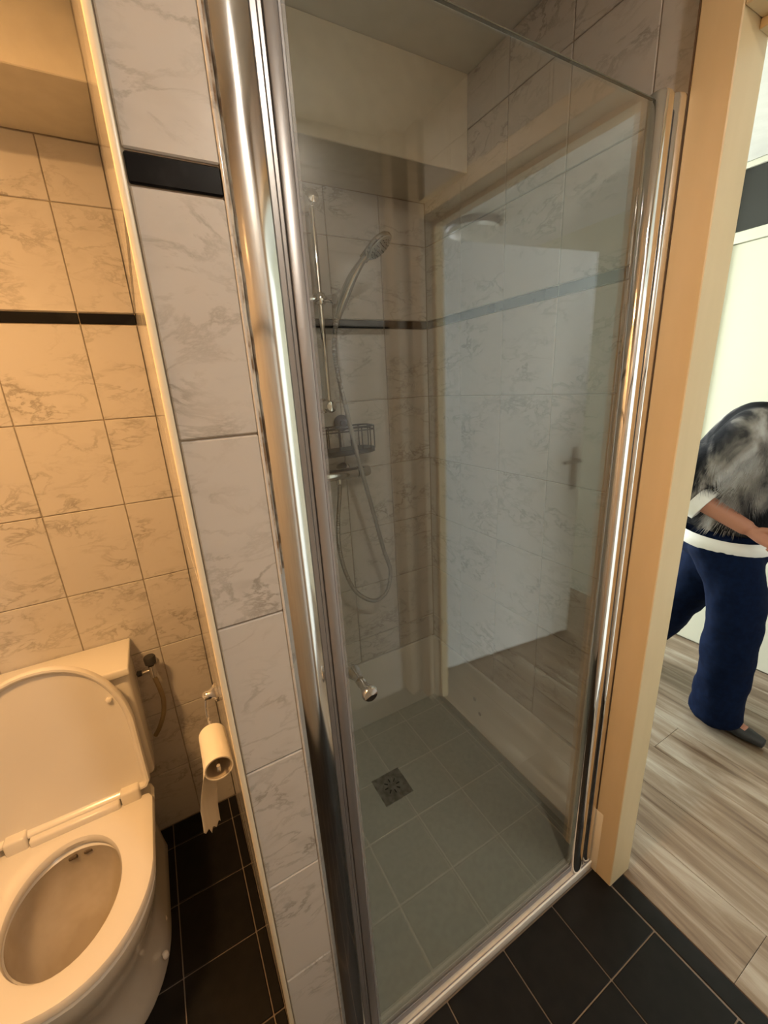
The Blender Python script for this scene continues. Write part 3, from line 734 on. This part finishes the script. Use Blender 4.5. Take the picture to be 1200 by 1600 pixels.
# joints: right side is towards -X
X0 = 2.06
PEL=(X0,.74,.86); CH=(X0,.70,1.17); NK=(X0,.615,1.375); HD=(X0,.535,1.50)
rS=(1.90,.675,1.325); rE=(1.865,.862,1.075); rW=(1.885,.615,.955)
lS=(2.22,.675,1.325); lE=(2.265,.74,1.07); lW=(2.22,.56,.99)
rH=(1.985,.71,.82); rK=(1.975,.615,.46); rA=(1.985,.655,.085)
lH=(2.135,.77,.82); lK=(2.13,.875,.47); lA=(2.13,1.12,.16)
body = [([PEL,CH,(X0,.665,1.30),NK],[(.13,.105),(.145,.11),(.10,.08),.055]),
        ([NK,(X0,.575,1.43),(X0,.545,1.47)],[.052,.050,.05]),
        ([rS,rE],[.042,.040]),([rE,rW],[.044,.029]),([CH,(1.96,.70,1.28),(1.90,.70,1.29)],[.08,.055,.042]),
        ([lS,lE],[.046,.036]),([lE,lW],[.037,.025]),([CH,(2.16,.70,1.28),(2.22,.69,1.29)],[.08,.055,.042]),
        ([PEL,rH],[.11,.085]),([rH,rK],[.085,.055]),([rK,rA],[.055,.036]),([PEL,lH],[.11,.085]),([lH,lK],[.085,.055]),([lK,lA],[.055,.036]),
        ([rA,(1.985,.62,.05),(1.985,.51,.035)],[.034,.034,.026]),([lA,(2.14,1.10,.11),(2.14,1.03,.05)],[.034,.034,.026])]
# head with face (looking -Y, bowed a little)
hx, hy, hz_ = HD
body += [([(hx,hy+.055,hz_-.045),(hx,hy+.03,hz_+.02),(hx,hy+.02,hz_+.085),(hx,hy+.02,hz_+.118)],[(.05,.05),(.074,.082),(.070,.080),(.035,.04)]),
         ([(hx,hy+.02,hz_+.05),(hx,hy-.045,hz_+.03),(hx,hy-.058,hz_-.03),(hx,hy-.045,hz_-.085)],[(.06,.06),(.050,.045),(.040,.038),(.024,.022)]),
         ([(hx,hy-.085,hz_+.025),(hx,hy-.108,hz_-.022)],[.008,.014]),
         ([(hx-.018,hy-.088,hz_-.052),(hx+.018,hy-.088,hz_-.052)],[.007,.007]),
         ([(hx-.076,hy+.02,hz_-.005),(hx-.082,hy+.028,hz_+.03)],[.012,.016]),([(hx+.076,hy+.02,hz_-.005),(hx+.082,hy+.028,hz_+.03)],[.012,.016])]
def hand(W, d, side):      # palm then five fingers curled gently
    W = Vector(W); d = Vector(d).normalized(); out = []
    dn = Vector((side*.25, -.1, -1)).normalized(); dn = (dn - d*dn.dot(d)).normalized(); lat = d.cross(dn)
    out.append(([W, W+d*.05, W+d*.088],[(.022,.022),(.030,.026),(.034,.020)]))
    for i_, L_ in enumerate((.070,.078,.073,.058)):
        b0 = W + d*.082 + dn*((i_-1.5)*.019)
        cu = lat*side*-1
        out.append(([b0, b0+d*L_*.45+cu*.006, b0+d*L_*.78+cu*.020, b0+d*L_*.9+cu*.036],[.0092,.0088,.0080,.0070]))
    t0 = W + d*.028 - dn*.022
    out.append(([t0, t0+d*.028-dn*.020, t0+d*.052-dn*.022+lat*-side*.008],[.012,.0105,.0085]))
    return out
body += hand(rW, Vector(rW)-Vector(rE), 1) + hand(lW, Vector(lW)-Vector(lE), -1)
bd = blob('body', body, M_skin, .0052, 3)
# eyes and brows
for s_ in (-1, 1):
    bm = bmesh.new(); bmesh.ops.create_uvsphere(bm, u_segments=14, v_segments=10, radius=.0115, matrix=Matrix.Translation((hx+s_*.030, hy-.081, hz_+.022)))
    keep(finish(bm, 'eye', mat('eye_white',(.7,.68,.65),.15) if s_<0 else bpy.data.materials['eye_white'], None, True), pe)
    bm = bmesh.new(); tube(bm, [(hx+s_*.014,hy-.094,hz_+.040),(hx+s_*.032,hy-.095,hz_+.046),(hx+s_*.048,hy-.086,hz_+.041)], .0035, 8); keep(finish(bm, 'eyebrow', M_hair, None, True), pe)
blob('hair', [([(hx,hy+.105,hz_-.07),(hx,hy+.085,hz_+.02),(hx,hy+.05,hz_+.095),(hx,hy-.01,hz_+.118),(hx,hy-.055,hz_+.092)],[(.055,.03),(.088,.05),(.084,.055),(.078,.036),(.06,.016)]),
              ([(hx-.072,hy+.05,hz_+.05),(hx-.074,hy+.07,hz_-.06)],[.026,.022]),([(hx+.072,hy+.05,hz_+.05),(hx+.074,hy+.07,hz_-.06)],[.026,.022])], M_hair, .008, 4)
# wide trousers
blob('trousers', [([(X0,.745,.94),(X0,.75,.86),(X0,.75,.78)],[(.150,.120),(.165,.135),(.165,.140)]),
                  ([(1.985,.73,.86),(1.975,.645,.66),(1.97,.625,.44),(1.975,.625,.22),(1.985,.628,.040)],[(.105,.130),(.105,.115),(.095,.100),(.095,.100),(.100,.108)]),
                  ([(2.12,.775,.86),(2.11,.815,.66),(2.12,.895,.47),(2.13,.99,.27),(2.13,1.10,.12)],[(.115,.135),(.110,.125),(.095,.115),(.090,.105),(.090,.100)])], M_trou, .014, 8)
tx = bpy.data.textures.new('folds', 'CLOUDS'); tx.noise_scale = .16
for o in pe.children:
    if o.name.startswith('trousers'):
        dm = o.modifiers.new('folds', 'DISPLACE'); dm.texture = tx; dm.strength = .035; dm.mid_level = .5; dm.texture_coords = 'LOCAL'
# shoes
blob('shoe', [([(1.985,.705,.034),(1.985,.62,.040),(1.985,.52,.030),(1.985,.445,.026)],[(.034,.032),(.040,.038),(.040,.028),(.024,.020)])], M_shoe, .008, 3)
blob('shoe', [([(2.14,1.15,.135),(2.14,1.11,.095),(2.14,1.04,.035),(2.14,.975,.022)],[(.034,.032),(.038,.036),(.040,.026),(.026,.018)])], M_shoe, .008, 3)
# shaggy sweater with elbow-length sleeves
sw = blob('sweater', [([(X0,.755,.90),(X0,.745,1.02),(X0,.715,1.18),(X0,.675,1.31),(X0,.64,1.37)],[(.185,.150),(.190,.160),(.195,.155),(.150,.105),(.075,.065)]),
                 ([(2.00,.69,1.31),(1.93,.69,1.30),(1.885,.76,1.19),(1.862,.858,1.085)],[.085,.082,.078,.072]),([(1.862,.858,1.085),(1.868,.845,1.050),(1.876,.80,1.025)],[.070,.066,.060]),
                 ([(2.12,.69,1.31),(2.19,.69,1.30),(2.24,.71,1.19),(2.262,.735,1.085)],[.085,.082,.078,.072])], M_fur, .012, 6)
def ell_ring(bm, c, rx_, ry_, tilt, h, t, n=36):
    loops = []
    for k in range(n):
        a = 2*PI*k/n; p = Vector((c[0]+rx_*math.cos(a), c[1]+ry_*math.sin(a), c[2]+tilt*math.sin(a)))
        nr = Vector((math.cos(a)/rx_, math.sin(a)/ry_, 0)).normalized()
        loops.append([p + nr*(t*math.cos(2*PI*q/8)) + Vector((0,0,1))*(h*math.sin(2*PI*q/8)) for q in range(8)])
    loft(bm, loops, wrap=True)
bm = bmesh.new(); ell_ring(bm, (X0,.752,.868), .200, .172, .022, .028, .010); keep(finish(bm, 'hem_band', M_knit, None, True), pe)
bm = bmesh.new(); tube(bm, [(1.874,.800,1.036),(1.879,.762,1.012)], [.072,.066], 20); keep(finish(bm, 'cuff', M_knit, None, True), pe)
bm = bmesh.new(); tube(bm, [(2.262,.735,1.085),(2.262,.715,1.060)], [.074,.070], 20); keep(finish(bm, 'cuff', M_knit, None, True), pe)
# shaggy strands standing off the knit
bm = bmesh.new(); rnd = random.Random(3)
def strand(c, n):
    n = n.normalized(); d = (Vector((rnd.uniform(-.3,.3), .25, -1)) + n*.9).normalized(); L_ = rnd.uniform(.015,.04); s = d.cross(n).normalized()*.0011
    a, b, e = c - s, c + s, c + d*L_*.6 + n*.004
    va, vb, vc = bm.verts.new(a), bm.verts.new(b), bm.verts.new(e + d*L_*.4); bm.faces.new((va, vb, vc))
for _ in range(5200):
    z = rnd.uniform(.92,1.33); a = rnd.uniform(0,2*PI); t = (z-.90)/.43
    rx2 = .190*(1-.25*max(0,t-.7)/.3); ry2 = .158*(1-.3*max(0,t-.7)/.3); cy_ = .755-.09*t
    strand(Vector((X0+rx2*math.cos(a), cy_+ry2*math.sin(a), z)), Vector((math.cos(a), math.sin(a), .1)))
def arm_fur(P, r, cnt):
    P = [Vector(p) for p in P]
    for _ in range(cnt):
        i_ = rnd.randrange(len(P)-1); t = rnd.random(); c = P[i_].lerp(P[i_+1], t); u, v = frame_of(P[i_+1]-P[i_]); a = rnd.uniform(0,2*PI)
        n = u*math.cos(a)+v*math.sin(a); strand(c+n*r, n)
arm_fur([(1.95,.69,1.305),(1.89,.745,1.21),(1.862,.85,1.09)], .077, 2200); arm_fur([(2.17,.69,1.305),(2.24,.71,1.19),(2.262,.735,1.09)], .077, 900)
ff = finish(bm, 'shaggy_fibres', M_fur, None); ff['kind'] = 'stuff'; keep(ff, pe)
